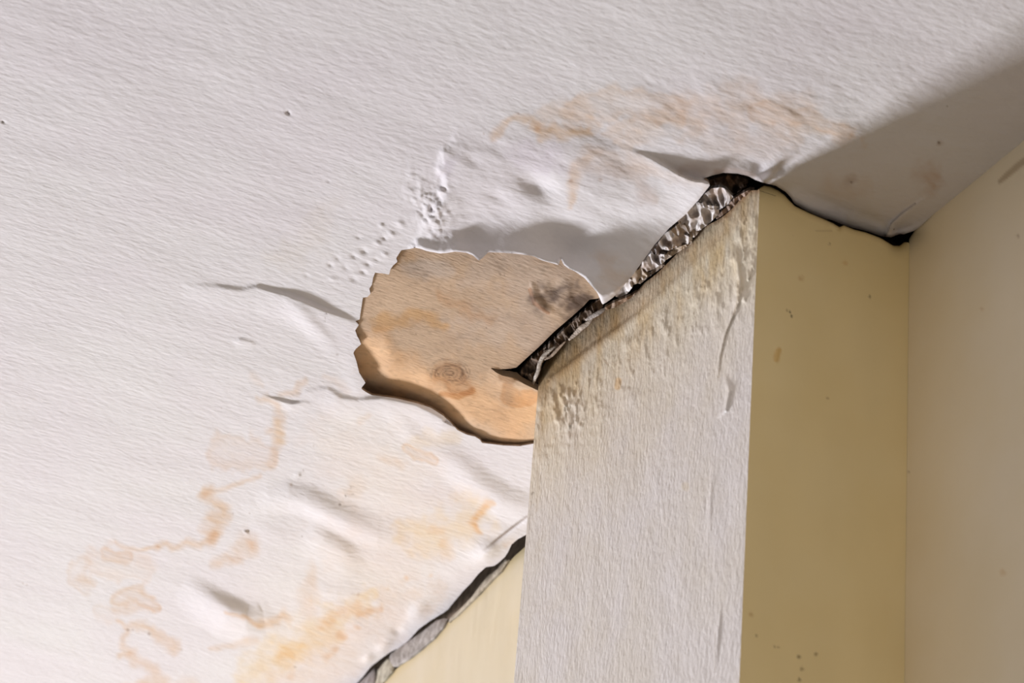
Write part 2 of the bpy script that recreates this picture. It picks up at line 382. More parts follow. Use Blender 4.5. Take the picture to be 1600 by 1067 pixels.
STAINS = [  # kind, points, width, colour, strength, seed
 ('s', [(770, 216), (788, 195), (806, 184), (828, 185), (840, 198)], [7, 8, 7, 7, 9], ST, .8, 0),
 ('s', [(838, 200), (852, 208), (880, 208), (918, 205), (921, 196)], [8, 12, 13, 12, 6], ST, 1., 1),
 ('s', [(850, 180), (890, 168), (915, 185)], [14, 20, 18], ST, .45, 2),
 ('t', [(900, 175), (960, 160), (1050, 175)], [26, 34, 30], ST, .5, 3),
 ('s', [(960, 215), (1030, 185), (1100, 175), (1180, 170), (1260, 188), (1330, 205)], [18, 30, 34, 36, 30, 14], ST, .5, 1),
 ('s', [(1090, 200), (1150, 235), (1230, 225)], [20, 22, 18], ST, .25, 2),
 ('t', [(1180, 175), (1260, 185), (1325, 210)], [20, 18, 10], ST, .5, 0),
 ('s', [(928, 238), (905, 262), (892, 300), (888, 318)], [12, 13, 12, 8], ST, .65, 3),
 ('s', [(940, 285), (990, 290), (1010, 310)], [22, 22, 14], GR, .35, 1),
 ('s', [(1000, 300), (1018, 312)], [14, 10], BR, .55, 0), ('s', [(940, 252), (1000, 262)], [22, 18], PALE, .9, 2), ('s', [(985, 255), (1060, 280), (1100, 290)], [12, 10, 8], ST, .25, 0),
 ('s', [(890, 282)], [4], BR, .8, 1), ('s', [(940, 282)], [4], BR, .6, 1), ('s', [(950, 400), (960, 440), (975, 430)], [16, 20, 14], ST, .4, 1),
 ('s', [(1065, 268), (1100, 262), (1130, 258)], [8, 12, 8], BR, .35, 1), ('s', [(1120, 267), (1150, 266), (1180, 276)], [5, 5, 4], BR, .7, 2),
 # long water mark of the lower left
 ('s', [(478, 594), (466, 600), (462, 612), (440, 618)], [6, 6, 6, 8], ST, .55, 0), ('s', [(395, 588), (412, 602)], [8, 5], ST, .3, 1), ('s', [(508, 588), (530, 598), (545, 612)], [6, 8, 8], ST, .3, 1),
 ('s', [(412, 620), (428, 632), (436, 655), (434, 690), (424, 722)], [6, 8, 10, 12, 9], ST, .62, 2),
 ('t', [(350, 700), (395, 700), (420, 712)], [34, 38, 22], ST, .42, 3), ('s', [(430, 660), (436, 690)], [7, 8], YE, .35, 0),
 ('s', [(405, 742), (370, 754), (338, 766), (322, 772)], [5, 5, 6, 7], ST, .6, 0),
 ('s', [(322, 772), (338, 786), (352, 796), (350, 808), (336, 812), (332, 826), (332, 842)], [11, 12, 12, 12, 15, 14, 12], ST, .9, 1),
 ('s', [(332, 842), (312, 852), (290, 848), (275, 856), (262, 846), (245, 854)], [9, 7, 8, 8, 6, 6], ST, .75, 3),
 ('s', [(245, 854), (218, 860), (196, 856), (180, 848)], [5, 5, 6, 4], ST, .75, 2), ('t', [(165, 866), (195, 872)], [14, 12], ST, .6, 1),
 ('t', [(132, 880), (118, 900), (136, 918)], [14, 18, 14], ST, .35, 2), ('s', [(124, 905), (145, 910)], [9, 8], ST, .5, 0),
 ('t', [(160, 880), (220, 895)], [34, 28], PALE, .9, 2), ('t', [(155, 955), (175, 962)], [18, 16], ST, .25, 3),
 ('t', [(180, 935), (215, 930), (242, 950)], [16, 17, 12], ST, .85, 1), ('s', [(178, 955), (210, 950), (245, 952)], [7, 8, 6], ST, .5, 1),
 ('s', [(180, 970), (205, 980), (240, 984), (270, 1008), (276, 1016)], [5, 7, 10, 12, 8], ST, .8, 0),
 ('s', [(195, 990), (192, 1010), (210, 1018), (185, 1025)], [7, 9, 8, 6], ST, .75, 1),
 ('s', [(205, 1030), (240, 1045), (255, 1065), (200, 1070)], [8, 12, 14, 8], ST, .75, 3),
 ('s', [(392, 850), (370, 862)], [18, 16], ST, .5, 2), ('s', [(395, 852)], [9], ORG, .4, 2), ('s', [(335, 874), (368, 880)], [10, 9], ST, .6, 3),
 ('s', [(446, 962), (425, 972), (400, 975), (350, 952)], [11, 11, 7, 4], ST, .95, 0), ('s', [(400, 1000), (340, 1012), (325, 1015)], [8, 7, 4], ST, .5, 1),
 ('s', [(485, 890), (484, 930), (478, 960)], [12, 14, 16], ST, .45, 2), ('s', [(550, 765)], [22], ST, .4, 0), ('s', [(300, 1070), (240, 1072)], [10, 8], ST, .4, 0),
 ('s', [(385, 1066), (430, 1030), (480, 1000), (530, 965), (580, 925)], [28, 34, 36, 30, 16], YE, .65, 1),
 ('s', [(450, 1020), (470, 1008)], [18, 16], YE, .7, 3), ('s', [(500, 975), (540, 955), (562, 945)], [9, 10, 7], ORG, .4, 0),
 ('s', [(440, 1060), (520, 1020), (600, 960), (660, 930)], [40, 44, 40, 26], ST, .35, 2),
 ('s', [(560, 960), (585, 952), (598, 950)], [9, 8, 4], ST, .8, 0), ('s', [(560, 980)], [5], ORG, .5, 2), ('s', [(530, 990), (540, 994)], [6, 5], ST, .9, 1), ('s', [(455, 1058)], [8], ST, .6, 1),
 ('s', [(527, 1013), (510, 1028)], [5, 7], ST, .6, 1), ('s', [(560, 928)], [2.5], BR, .7, 1), ('s', [(635, 903)], [5], ORG, .5, 0), ('s', [(673, 899)], [4], ORG, .4, 0),
 ('s', [(640, 835), (700, 828), (742, 800)], [26, 34, 30], YE, .55, 3), ('s', [(698, 846), (700, 868)], [9, 9], ORG, .35, 0),
 ('s', [(772, 786), (756, 795), (744, 806), (738, 816), (746, 830)], [5, 9, 8, 10, 6], ORG, .8, 2), ('s', [(690, 832), (670, 828)], [7, 5], ORG, .3, 2),
 ('t', [(636, 700), (650, 712), (680, 722)], [12, 14, 10], ST, .8, 0), ('s', [(655, 690), (700, 680), (715, 680)], [12, 14, 10], YE, .35, 1), ('s', [(600, 715), (625, 725)], [10, 10], ST, .4, 0), ('s', [(560, 658), (575, 650)], [7, 5], ST, .35, 0),
 ('s', [(790, 850), (800, 845)], [9, 8], ST, .45, 2), ('s', [(520, 690), (600, 740), (680, 780)], [60, 70, 60], PALE, .35, 1), ('s', [(560, 860), (640, 880)], [60, 50], PALE, .5, 1),
 ('s', [(1329, 283)], [11], BR, .5, 0), ('s', [(1450, 280), (1458, 288)], [22, 14], (.75, .52, .34), .55, 3), ('s', [(1310, 292), (1340, 300)], [24, 20], (.85, .68, .5), .35, 2), ('s', [(1385, 360), (1365, 345), (1330, 340)], [18, 20, 18], (.85, .75, .5), .35, 2),
 ('s', [(1467, 223)], [5], BR, .5, 0), ('s', [(1265, 165), (1350, 55)], [2, 2], BR, .0, 0), ('s', [(1350, 34)], [9], GR, .25, 1), ('s', [(820, 250), (870, 240)], [26, 20], (.93, .9, .96), .7, 1), ('s', [(700, 262)], [18], (.86, .83, .9), .7, 2),  # mauve entries give the sagging patch a cooler, greyer tone
 ('s', [(510, 330), (490, 375), (430, 400)], [24, 30, 20], (.97, .94, .88), .6, 1)]
SPECKS = [(450, 174, 2.4, .35), (4, 190, 1.6, .4), (475, 130, 1.1, .6), (519, 289, 1.4, .6), (120, 343, 1.4, .6), (346, 637, 1.4, .5), (527, 554, 2, .5), (509, 490, 1.6, .3), (508, 497, 1.6, .4), (507, 502, 1.4, .4),
          (547, 763, 1.6, .3), (543, 769, 1.5, .3), (540, 775, 2.2, .3), (531, 788, 3, .35), (537, 781, 1.6, .3), (553, 799, 1.6, .4), (551, 772, 1.6, .4), (532, 799, 1.2, .5), (549, 761, 2, .5),
          (469, 742, 3.4, .45), (474, 735, 2.2, .6), (455, 757, 4, .65), (384, 830, 3.2, .5), (388, 829, 2, .5), (200, 984, 3.4, .5), (207, 984, 2, .5), (233, 990, 3.4, .55), (283, 1015, 2.2, .6), (461, 1042, 2.2, .55), (36, 911, 2, .7), (42, 913, 1.6, .7),
          (364, 803, 1.6, .6), (390, 802, 1.4, .6), (472, 838, 1.2, .5), (1467, 223, 3.5, .4), (1480, 166, 1.5, .5), (1330, 285, 3, .5), (490, 697, 1.6, .6), (810, 178, 2, .7), (756, 209, 2, .7), (1100, 84, 1.8, .7)]
def mixc(c, m_, col): return c*(1-m_[:, None]) + c*np.array(col)[None]*m_[:, None]
def ceil_colour(px):
    c = np.tile(np.array([.80, .775, .785]), (len(px), 1))
    z = np.where((px[:, 0] > -80) & (px[:, 0] < 1680) & (px[:, 1] > -60) & (px[:, 1] < 1140))[0]
    p = px[z]; cc = c[z]
    w_ = stroke(p, [(600, 700), (660, 850), (500, 950), (520, 1040)], [150, 190, 190, 160], .3, 1, .9, .01)  # broad warm brightening of the lower left: lighting put into the colour
    cc = mixc(cc, w_, (1.05, 1.03, .99))
    streak = fbm(p[:, 0]*.05+p[:, 1]*.01, p[:, 1]*.16-p[:, 0]*.06, 3, 2)
    for kind, pts, w, col, st, k in STAINS:
        m_ = stroke(p, pts, np.array(w)*1.5, .6, k, .95) if kind == 's' else tide(p, pts, w, k)
        cc = mixc(cc, m_*st*(.50+.70*streak), col)
    for x, y, r, v in SPECKS:
        m_ = stroke(p, [(x, y)], [r], .3, 0, .8, .3); cc = mixc(cc, m_, (v, v*.88, v*.78))
    dcrack, _, hv = seg_dist(p, [(752, 863), (776, 843), (800, 824), (823, 807)], [0, 1, 1, .6])
    cc = mixc(cc, np.clip(2.3-dcrack, 0, 1)*hv*.9, (.3, .22, .16))
    # darker brown along the torn edges and the corner crack
    e, _, _ = seg_dist(p, GAP); cc = mixc(cc, np.clip(1-e/7, 0, 1)*.3, (.6, .5, .42))
    e, _, _ = seg_dist(p, CREST[2:22]); cc = mixc(cc, np.clip(1-e/5, 0, 1)*.65, (.35, .28, .22))
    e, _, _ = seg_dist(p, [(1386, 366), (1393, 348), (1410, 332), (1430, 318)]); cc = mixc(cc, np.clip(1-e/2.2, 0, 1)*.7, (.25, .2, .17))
    c[z] = cc
    return np.clip(c, .01, .92)

xs = span(-3200, -8, 1608, 3600, 2.0); ys = span(-3400, -8, 1076, 2200, 2.0)
parts = sheet(ceil_poly, xs, ys, CP, CN, relief, ceil_colour, .0014, (.36, .26, .18), 0, 1, CREST[:-2] + GAP + TOPH + WALLEDGE)
ceiling = build('ceiling', parts, [M_ceil, M_edge])
setp(ceiling, 'white painted ceiling skin with water stains and a torn hole beside the pillar', 'ceiling', kind='structure')

# the rough slab above the skin, closes every gap; near-black colour paints their shade
def quad(px_pts, off): return on_plane(np.array(px_pts, float), CP, CN, off)
big = [(-3200, -3400), (3600, -3400), (3600, 2200), (-3200, 2200)]
v = quad(big, -.07)
slab = build('slab', [(v, [(0, 1, 2, 3)], np.tile([.045, .033, .025], (4, 1)), 0)], [M_dark], parent=ceiling)

# ------------------------------------------------------------------ tan board behind the hole
BOARD = [(500, 340), (640, 330), (760, 340), (900, 370), (985, 400), (990, 428), (937, 466), (921, 468), (911, 479), (893, 495), (866, 518), (842, 542), (820, 562), (807, 574), (797, 576),
         (779, 577), (765, 574), (775, 582), (785, 587), (805, 591), (819, 600), (832, 606), (842, 611), (900, 640), (900, 760), (700, 760), (500, 700)]
LOWL = [(500, 480), (545, 520), (552, 560), (566, 612), (620, 632), (670, 648), (700, 668), (730, 690), (780, 706), (840, 704)]
def board_off(px):
    o = np.full(len(px), -.0018)
    d, _, _ = seg_dist(px, LOWL)
    wdt = np.interp(px[:, 0], [540, 640, 720, 840], [92, 76, 42, 24])
    t = np.clip(1-d/wdt, 0, 1); o -= np.interp(px[:, 0], [540, 700, 760, 840], [.0095, .0082, .0055, .003])*t*t*(3-2*t)*sstep(505, 590, px[:, 1])
    o += -.004*sstep(440, 380, px[:, 1])
    o += 1.2*MM*(fbm(px[:, 0]*.014, px[:, 1]*.02, 3, 1)-.5)
    o += ridge(px, [(575, 520), (600, 535), (615, 570), (640, 600)], [0, 1.6, 1.4, 0], 22, 26)
    o += ridge(px, [(830, 450), (834, 468), (848, 484), (868, 492)], [1.4, 2.4, 2.2, .5], 14, 4)
    o += 2.2*MM*(fbm(px[:, 0]*.06, px[:, 1]*.09, 3, 0)-.5)*stroke(px, [(870, 455), (915, 462)], [32, 24], .4, 1)
    o += ridge(px, [(765, 575), (790, 586), (820, 600), (842, 611)], [0, 3, 4, 4], 6, 26)
    return o
def board_colour(px):
    c = np.tile(np.array([.62, .445, .30]), (len(px), 1))
    n = fbm(px[:, 0]*.02, px[:, 1]*.03, 4, 0)
    c *= (1+.22*(n-.5))[:, None]
    c = mixc(c, stroke(px, [(760, 400), (850, 430), (830, 520), (740, 500)], [60, 70, 60, 60], .6, 1, .9), (.98, 1.04, 1.16))
    c = mixc(c, stroke(px, [(645, 415), (700, 420)], [26, 24], .8, 2, .8), (1.0, 1.1, 1.28))
    c = mixc(c, stroke(px, [(640, 400), (620, 415)], [16, 14], .8, 2, .8), (1.0, .9, .75))
    c = mixc(c, stroke(px, [(590, 510), (640, 495), (680, 505), (700, 515)], [18, 20, 16, 12], .8, 1, .9), (.98, .84, .62))
    c = mixc(c, stroke(px, [(690, 455), (700, 470), (760, 500)], [13, 13, 16], .9, 3, .9), (.94, .84, .74))
    c = mixc(c, stroke(px, [(580, 560), (640, 590), (720, 620), (800, 660), (830, 640)], [50, 55, 60, 60, 50], .4, 2, .9), (1.24, 1.10, .92))
    c = mixc(c, stroke(px, [(820, 620), (835, 680)], [40, 40], .3, 1, .9), (1.10, 1.10, 1.06))
    # brown tide mark with the grey rings of mould
    c = mixc(c, tide(px, [(700, 590), (728, 602)], [30, 24], 1)*.7, (.74, .56, .38))
    c = mixc(c, stroke(px, [(738, 612), (716, 620), (690, 616)], [8, 6, 5], .4, 0), (.82, .66, .48))
    u = (px[:, 0]-703)/1.0; v = (px[:, 1]-583)/.60
    wob = (fbm(px[:, 0]*.05, px[:, 1]*.07, 3, 3)-.5)*2.4
    th = np.arctan2(v, u); r = np.hypot(u, v)+wob*7+th*.9
    brk = np.clip(fbm(th*1.3+9, r*.1, 3, 2)*3.2-.75, 0, 1)
    for rr, w_, s_ in ((5, 3.0, .95), (12, 2.0, .7), (20, 3.4, .95), (27, 2.4, .7), (34, 2.6, .6)):
        c = mixc(c, np.clip(1-np.abs(r-rr)/w_, 0, 1)*s_*brk, (.33, .29, .26))
    c = mixc(c, np.clip(1-r/30, 0, 1)*.35, (.7, .66, .6))
    # second tide mark at the pillar
    c = mixc(c, stroke(px, [(797, 614), (812, 622), (836, 618)], [18, 16, 12], .5, 2, .25)*.55, (.80, .55, .28))
    c = mixc(c, stroke(px, [(785, 590), (800, 594)], [10, 8], .4, 1), (.72, .62, .5))
    # soot-grey mould near the wood strip
    g = fbm(px[:, 0]*.05+px[:, 1]*.03, px[:, 1]*.09, 4, 3)
    c = mixc(c, stroke(px, [(860, 465), (895, 460), (925, 466), (900, 480)], [30, 40, 26, 28], .6, 1, .8)*np.clip(g*2.2-.35, 0, 1), (.22, .19, .18))
    c = mixc(c, stroke(px, [(828, 452), (836, 474), (858, 490)], [4, 4, 3], .4, 1), (.66, .50, .38))
    e, _, _ = seg_dist(px, BOARD[8:15]); c = mixc(c, np.clip(1-e/9, 0, 1)*.6, (.45, .4, .37))
    g2 = fbm(px[:, 0]*.10+px[:, 1]*.05, px[:, 1]*.3-px[:, 0]*.06, 3, 1)
    c *= (1-.14*np.clip((g2-.58)*6, 0, 1))[:, None]
    for x, y, r_, v_ in [(781, 429, 2.6, .4), (787, 430, 2, .45), (629, 468, 1.4, .5), (705, 446, 1.6, .55), (760, 512, 1.6, .55), (800, 475, 1.3, .5), (650, 522, 1.3, .6), (832, 393, 1.4, .5), (833, 525, 1.5, .4), (798, 593, 1.2, .2), (840, 440, 1.5, .6)]:
        c = mixc(c, stroke(px, [(x, y)], [r_], .5, 0, .8, .3), (v_, v_*.9, v_*.85))
    return np.clip(c, .01, .92)
parts = sheet(BOARD, np.arange(496, 996, 2.0), np.arange(326, 768, 2.0), CP, CN, board_off, board_colour, .005, (.30, .22, .15), 0, 0)
board = build('ceiling_board', parts, [M_board])
setp(board, 'tan water-stained board with grey mould rings, exposed inside the hole in the white ceiling', 'board')

# ------------------------------------------------------------------ pillar
VP = proj(P0 - np.array([0, 0, .5]))                      # a point down the near corner
def down(P, z): return tuple(proj(P-np.array([0, 0, z])))
Q2 = WP + A*((Q-P0)@A*0)                                  # inner corner at the ceiling
TOPF = [(1187, 294), (1184, 297), (1168, 298), (1156, 312), (1142, 328), (1130, 338), (1119, 345), (1105, 352), (1095, 360), (1085, 372), (1072, 384), (1058, 396), (1045, 409), (1030, 424),
        (1018, 434), (1007, 442), (998, 452), (985, 461), (974, 469), (958, 474), (946, 482), (934, 492), (917, 505), (904, 517), (890, 528), (876, 540), (866, 549), (855, 562), (847, 574), (841, 588)]
cn = tuple(proj(P0)); fc_ = tuple(proj(PF))
front_poly = [(cn[0], 294)] + TOPF[1:] + [tuple(fc_)] + [down(PF, 2.6), down(P0, 2.6)]
def near_edge(px): # distance to the two vertical corners
    a, _, _ = seg_dist(px, [cn, down(P0, 1.2)]); b, _, _ = seg_dist(px, [fc_, down(PF, 1.2)])
    return np.minimum(a, b)
TOPB = [(845, 596), (900, 552), (1000, 470), (1100, 383), (1187, 306)]
def front_off(px):
    t, _, _ = seg_dist(px, TOPB)
    below = px[:, 1] > np.interp(px[:, 0], [845, 1187], [596, 306])
    dpt = np.where(below, t, -t)
    # drips and blisters of old paint under the top edge
    n1 = fbm(px[:, 0]*.06+px[:, 1]*.012, px[:, 1]*.032, 4, 1)
    n2 = fbm(px[:, 0]*.16, px[:, 1]*.06, 3, 2)
    band = sstep(22, 44, dpt)*sstep(150, 70, dpt)
    d = band*(1.4*np.clip(n1-.52, 0, 1)*2.5 + .7*np.clip(n2-.55, 0, 1)*3)*MM
    d += ridge(px, [(862, 592), (930, 540), (1000, 490), (1060, 436), (1130, 370)], [1.3, 1.6, 1.2, .6, .3], 7, 16)
    # wandering cracks and runs
    d += ridge(px, [(1148, 380), (1152, 410), (1156, 440), (1153, 470), (1146, 492)], [0, 1.8, 2.2, 2, .5], 6, 10)
    d += ridge(px, [(1146, 492), (1134, 520), (1124, 560), (1121, 600)], [1, 1, .8, 0], 3, 5)
    d += ridge(px, [(1133, 585), (1140, 610), (1134, 640), (1124, 650)], [0, 1.4, 1.6, .4], 5, 7)
    d += ridge(px, [(1128, 930), (1122, 990), (1118, 1050)], [0, 1, .2], 4, 6)
    d += ridge(px, [(1118, 700), (1110, 780), (1106, 880)], [0, .5, 0], 5, 6)
    ch = sstep(845, 870, px[:, 0])*sstep(930, 890, px[:, 0])*sstep(590, 610, px[:, 1])*sstep(675, 655, px[:, 1])
    d += ch*1.6*MM*np.clip(n2*2-.9, 0, 1)
    ch = sstep(1140, 1165, px[:, 0])*sstep(330, 350, px[:, 1])*sstep(520, 440, px[:, 1])
    d += ch*1.6*MM*np.clip(n2*2-.8, 0, 1)
    e = near_edge(px)
    return d*sstep(0, 5, e) + .35*MM*(fbm(px[:, 0]*.03, px[:, 1]*.014, 2, 0)-.5)*sstep(0, 6, e)
def front_colour(px):
    c = np.tile(np.array([.80, .755, .735]), (len(px), 1))
    dpt = px[:, 1] - np.interp(px[:, 0], [845, 1187], [596, 306])
    n = fbm(px[:, 0]*.03, px[:, 1]*.012, 4, 3)
    w = sstep(330, 20, dpt+140*(n-.5)); c = mixc(c, w, (1.06, 1.02, .86))
    n2 = fbm(px[:, 0]*.08, px[:, 1]*.02, 4, 0)
    c = mixc(c, sstep(140, 20, dpt)*np.clip(n2*2.4-.9, 0, 1), (.88, .76, .56))
    c = mixc(c, sstep(1010, 960, px[:, 0])*sstep(44, 20, dpt)*.8, (.70, .63, .55))
    c = mixc(c, sstep(30, 8, dpt)*.5, (.86, .72, .58))
    e, _, _ = seg_dist(px, TOPF); n4 = fbm(px[:, 0]*.12, px[:, 1]*.12, 3, 1)
    c = mixc(c, np.clip(1-e/(4+14*n4*n4), 0, 1)*.75, (.62, .43, .30))
    for pts, w_, col, st in [([(967, 594), (965, 606)], [5, 6], (.95, .68, .36), .6), ([(1146, 492), (1132, 530), (1122, 590)], [2, 1.6, 1.5], (.6, .52, .42), .55), ([(1153, 440), (1152, 475), (1147, 490)], [3, 3, 2], (.75, .68, .58), .6),
                             ([(943, 560), (950, 570)], [2, 2], (.55, .45, .35), .5), ([(850, 650), (870, 640)], [18, 16], (.86, .8, .68), .5), ([(1118, 990), (1117, 1050)], [1.6, 1.6], (.6, .56, .5), .5),
                             ([(832, 769), (830, 772)], [2, 2], (.4, .35, .3), .7), ([(1070, 760)], [9], (.98, .9, .72), .5), ([(915, 350), (845, 650), (838, 800)], [1, 4, 3], (.75, .68, .58), .3)]:
        c = mixc(c, stroke(px, pts, w_, .5, 1)*st, col)
    return np.clip(c, .01, .92)
parts = sheet(front_poly, span(780, 800, 1190, 1300, 1.6), span(270, 280, 1076, 9000, 1.8), P0, NW, front_off, front_colour, .012, (.30, .22, .16), 0, 1, TOPF)
RETT = [(1187, 293), (1194, 290), (1204, 292), (1215, 297), (1226, 305), (1233, 313), (1242, 322), (1252, 327), (1266, 333.5), (1290, 343.5), (1302, 349), (1312, 355), (1318, 352), (1334, 358.5), (1352, 363), (1366, 368), (1377, 372.5), (1386, 378), (1396, 384), (1406, 384), (1413, 378)]
inn = P0 + B*DEPTH
ret_poly = [cn] + RETT[1:] + [tuple(proj(inn)), down(inn, 2.6), down(P0, 2.6)]
ret_poly[0] = (cn[0], 294); ret_poly.remove(tuple(proj(inn)))
ret_poly.insert(len(RETT), (float(proj(inn)[0]), 379.0))
def ret_off(px):
    return .5*MM*(fbm(px[:, 0]*.012, px[:, 1]*.006, 2, 1)-.5)*0 + ridge(px, [(1216, 545), (1213, 566)], [.5, .5], 5, 5)+ridge(px, [(1300, 352), (1310, 357), (1316, 353)], [1, 2, 1], 5, 5)
def ret_colour(px):
    c = np.tile(np.array([.87, .72, .40]), (len(px), 1))
    n = fbm(px[:, 0]*.012, px[:, 1]*.005, 3, 2); c *= (1+.10*(n-.5))[:, None]
    for x, y, r_, v_ in [(1234, 487, 2.4, .12), (1237, 494, 2.6, .10), (1230, 484, 3, .5), (1359, 464, 3, .4), (1360, 461, 2, .5), (1240, 367, 2, .5), (1296, 381, 2.4, .6), (1182, 993, 3, .4), (1216, 1011, 2.5, .6),
                         (1248, 1026, 4.5, .35), (1253, 1045, 5, .5), (1249, 1062, 4, .4), (1275, 1022, 4, .5), (1210, 1010, 3, .6), (1293, 622, 2.4, .6), (1174, 960, 6, .8), (1320, 410, 7, .92), (1251, 435, 7, .85)]:
        c = mixc(c, stroke(px, [(x, y)], [r_], .5, 0, .8, .3), (v_, v_*.9, v_*.8))
    c = mixc(c, stroke(px, [(1217, 548), (1213, 562)], [6, 6], .4, 0), (.86, .74, .55)); c = mixc(c, stroke(px, [(1276, 361), (1300, 360)], [2.2, 2], .3, 0)*.25, (.4, .3, .22))
    e, _, _ = seg_dist(px, RETT); c = mixc(c, np.clip(1-e/9, 0, 1)*.5, (.5, .42, .3)); c = mixc(c, np.clip(1-e/2.5, 0, 1)*.7, (.2, .16, .12))
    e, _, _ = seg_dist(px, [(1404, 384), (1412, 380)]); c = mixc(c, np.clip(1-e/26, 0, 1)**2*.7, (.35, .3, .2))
    return np.clip(c, .01, .92)
parts += sheet(ret_poly, span(1150, 1160, 1412, 1450, 2.4), span(280, 284, 1076, 9000, 2.4), P0, -A, ret_off, ret_colour, .012, (.035, .026, .02), 2, 1, RETT)  # near-black rim colour stands in for the shade in the crack
# hidden far side and an added core, coloured near-black as gap shade, up to the slab
def box(o, a, b, z0, z1, col):
    c = [o, o+a, o+a+b, o+b]; v = np.array([[*p[:2], 1+z0] for p in c]+[[*p[:2], 1+z1] for p in c])
    return (v, [(0, 1, 2, 3), (7, 6, 5, 4), (0, 4, 5, 1), (1, 5, 6, 2), (2, 6, 7, 3), (3, 7, 4, 0)], np.tile(col, (8, 1)))
far = np.array([PF, PF+B*DEPTH]); v = np.array([PF-[0, 0, .004], PF+B*DEPTH-[0, 0, .004], PF+B*DEPTH-[0, 0, 2.6], PF-[0, 0, 2.6]])
parts.append((v, [(0, 1, 2, 3)], np.tile([.8, .755, .72], (4, 1)), 0))
pillar = build('pillar', parts, [M_pil, M_edge, M_wall])
setp(pillar, 'square pillar with blistered grey-white front and olive cream side, standing against the wall', 'pillar', kind='structure')
o_ = P0 + A*.010 + B*.016
v, f, c = box(o_, A*(W_PILLAR-.03), B*(DEPTH-.0), -2.55, .069, [.035, .026, .02])  # near-black colour paints the darkness behind the gap
core = build('shade_core', [(v, f, c, 0)], [M_dark], parent=pillar)

# ------------------------------------------------------------------ the long wall behind the pillar, seen on both sides of it
WR_TOP = [(1412, 384), (1420, 374), (1430, 359), (1441, 350), (1455, 336), (1512, 282), (1600, 208)]
def wr_off(px): return ridge(px, [(1450, 352), (1600, 219), (1800, 53)], [1.5, 1.5, 1.5], 10, 18)*.6
def wr_colour(px):
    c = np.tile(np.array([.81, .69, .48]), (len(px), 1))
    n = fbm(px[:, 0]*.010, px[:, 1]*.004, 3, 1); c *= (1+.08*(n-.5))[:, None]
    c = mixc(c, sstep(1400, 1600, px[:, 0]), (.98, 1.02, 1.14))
    c = mixc(c, stroke(px, [(1562, 284), (1575, 272), (1590, 260), (1604, 250)], [4, 6, 7, 7], .15, 0)*.7, (.5, .42, .33))
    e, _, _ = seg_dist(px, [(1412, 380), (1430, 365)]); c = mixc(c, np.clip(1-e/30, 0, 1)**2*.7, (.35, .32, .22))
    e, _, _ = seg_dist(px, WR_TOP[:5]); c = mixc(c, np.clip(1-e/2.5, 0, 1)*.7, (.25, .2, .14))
    for x, y, r_, v_ in [(1590, 368, 4, .6), (1534, 482, 4, .85), (1419, 738, 2.5, .6), (1409, 775, 4, .8), (1568, 895, 7, .9), (1381, 880, 2, .6)]:
        c = mixc(c, stroke(px, [(x, y)], [r_], .5, 0, .8, .3), (v_, v_*.9, v_*.8))
    return np.clip(c, .01, .92)
inx = float(proj(inn)[0])
up8 = lambda t: (wall_px(t)[0], wall_px(t)[1]-12)
wr_poly = [(inx, 384)] + WR_TOP[1:] + [up8(-.3), up8(-.62), up8(-.8), down(WP-A*.8, 1.3), down(inn, 2.6)]
parts = sheet(wr_poly, span(1380, 1390, 1608, 3600, 3.0), span(-2600, 200, 1076, 9000, 3.0), WP, NW, wr_off, wr_colour, .02, (.035, .026, .02), 0, 0, WR_TOP)  # rim coloured near-black as the shade of the corner hole
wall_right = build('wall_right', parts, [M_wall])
setp(wall_right, 'shaded cream wall to the right of the pillar', 'wall', kind='structure')

WL_TOP = [(900, 800), (830, 848), (822, 853), (806, 867), (795, 878), (780, 893), (766, 906), (752, 922), (738, 936), (722, 950), (706, 966), (694, 978), (680, 995), (660, 1012), (640, 1028), (622, 1043), (605, 1058), (590, 1072), (560, 1094)]
def wl_off(px):
    return 1.0*MM*(fbm(px[:, 0]*.02, px[:, 1]*.008, 2, 1)-.5)*sstep(0, 60, px[:, 1]-880)
def wl_colour(px):
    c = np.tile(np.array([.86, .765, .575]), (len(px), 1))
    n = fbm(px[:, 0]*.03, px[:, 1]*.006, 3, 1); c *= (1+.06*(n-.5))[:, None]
    for x in (655, 700): c = mixc(c, np.clip(1-np.abs(px[:, 0]-x)/7, 0, 1)*sstep(990, 1040, px[:, 1])*.6, (1.04, 1.05, 1.1))
    e, _, _ = seg_dist(px, WL_TOP[:-1]); c = mixc(c, np.clip(1-e/14, 0, 1)*.55, (.90, .80, .48))
    return np.clip(c, .01, .92)
far_t = 2.4
G3 = PF + B*DEPTH - A*.02
wl_poly = [down(G3, .0)] + WL_TOP[1:] + [tuple(np.array(wall_px(1.25))+[0, 9]), tuple(np.array(wall_px(2.4))+[0, 6]), down(WP+A*2.4, 2.6), down(G3, 2.6)]
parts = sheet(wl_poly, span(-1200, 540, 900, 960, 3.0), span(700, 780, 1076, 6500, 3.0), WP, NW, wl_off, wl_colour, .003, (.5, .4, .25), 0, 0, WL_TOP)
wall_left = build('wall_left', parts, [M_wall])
setp(wall_left, 'sunlit cream wall left of the pillar under the torn ceiling edge', 'wall', kind='structure')
bl = box(WP + A*(W_PILLAR-.03) + B*.004, A*2.3, B*.05, -2.58, .069, [.60, .49, .41])
br_ = box(WP - A*1.0 + B*.022, A*(W_PILLAR+.95), B*.05, -2.58, .069, [.03, .022, .016])  # added backing, near-black to paint the shade of the corner hole
backing = build('rough_backing', [(*bl, 1), (*br_, 0)], [M_dark, M_edge], parent=wall_left)

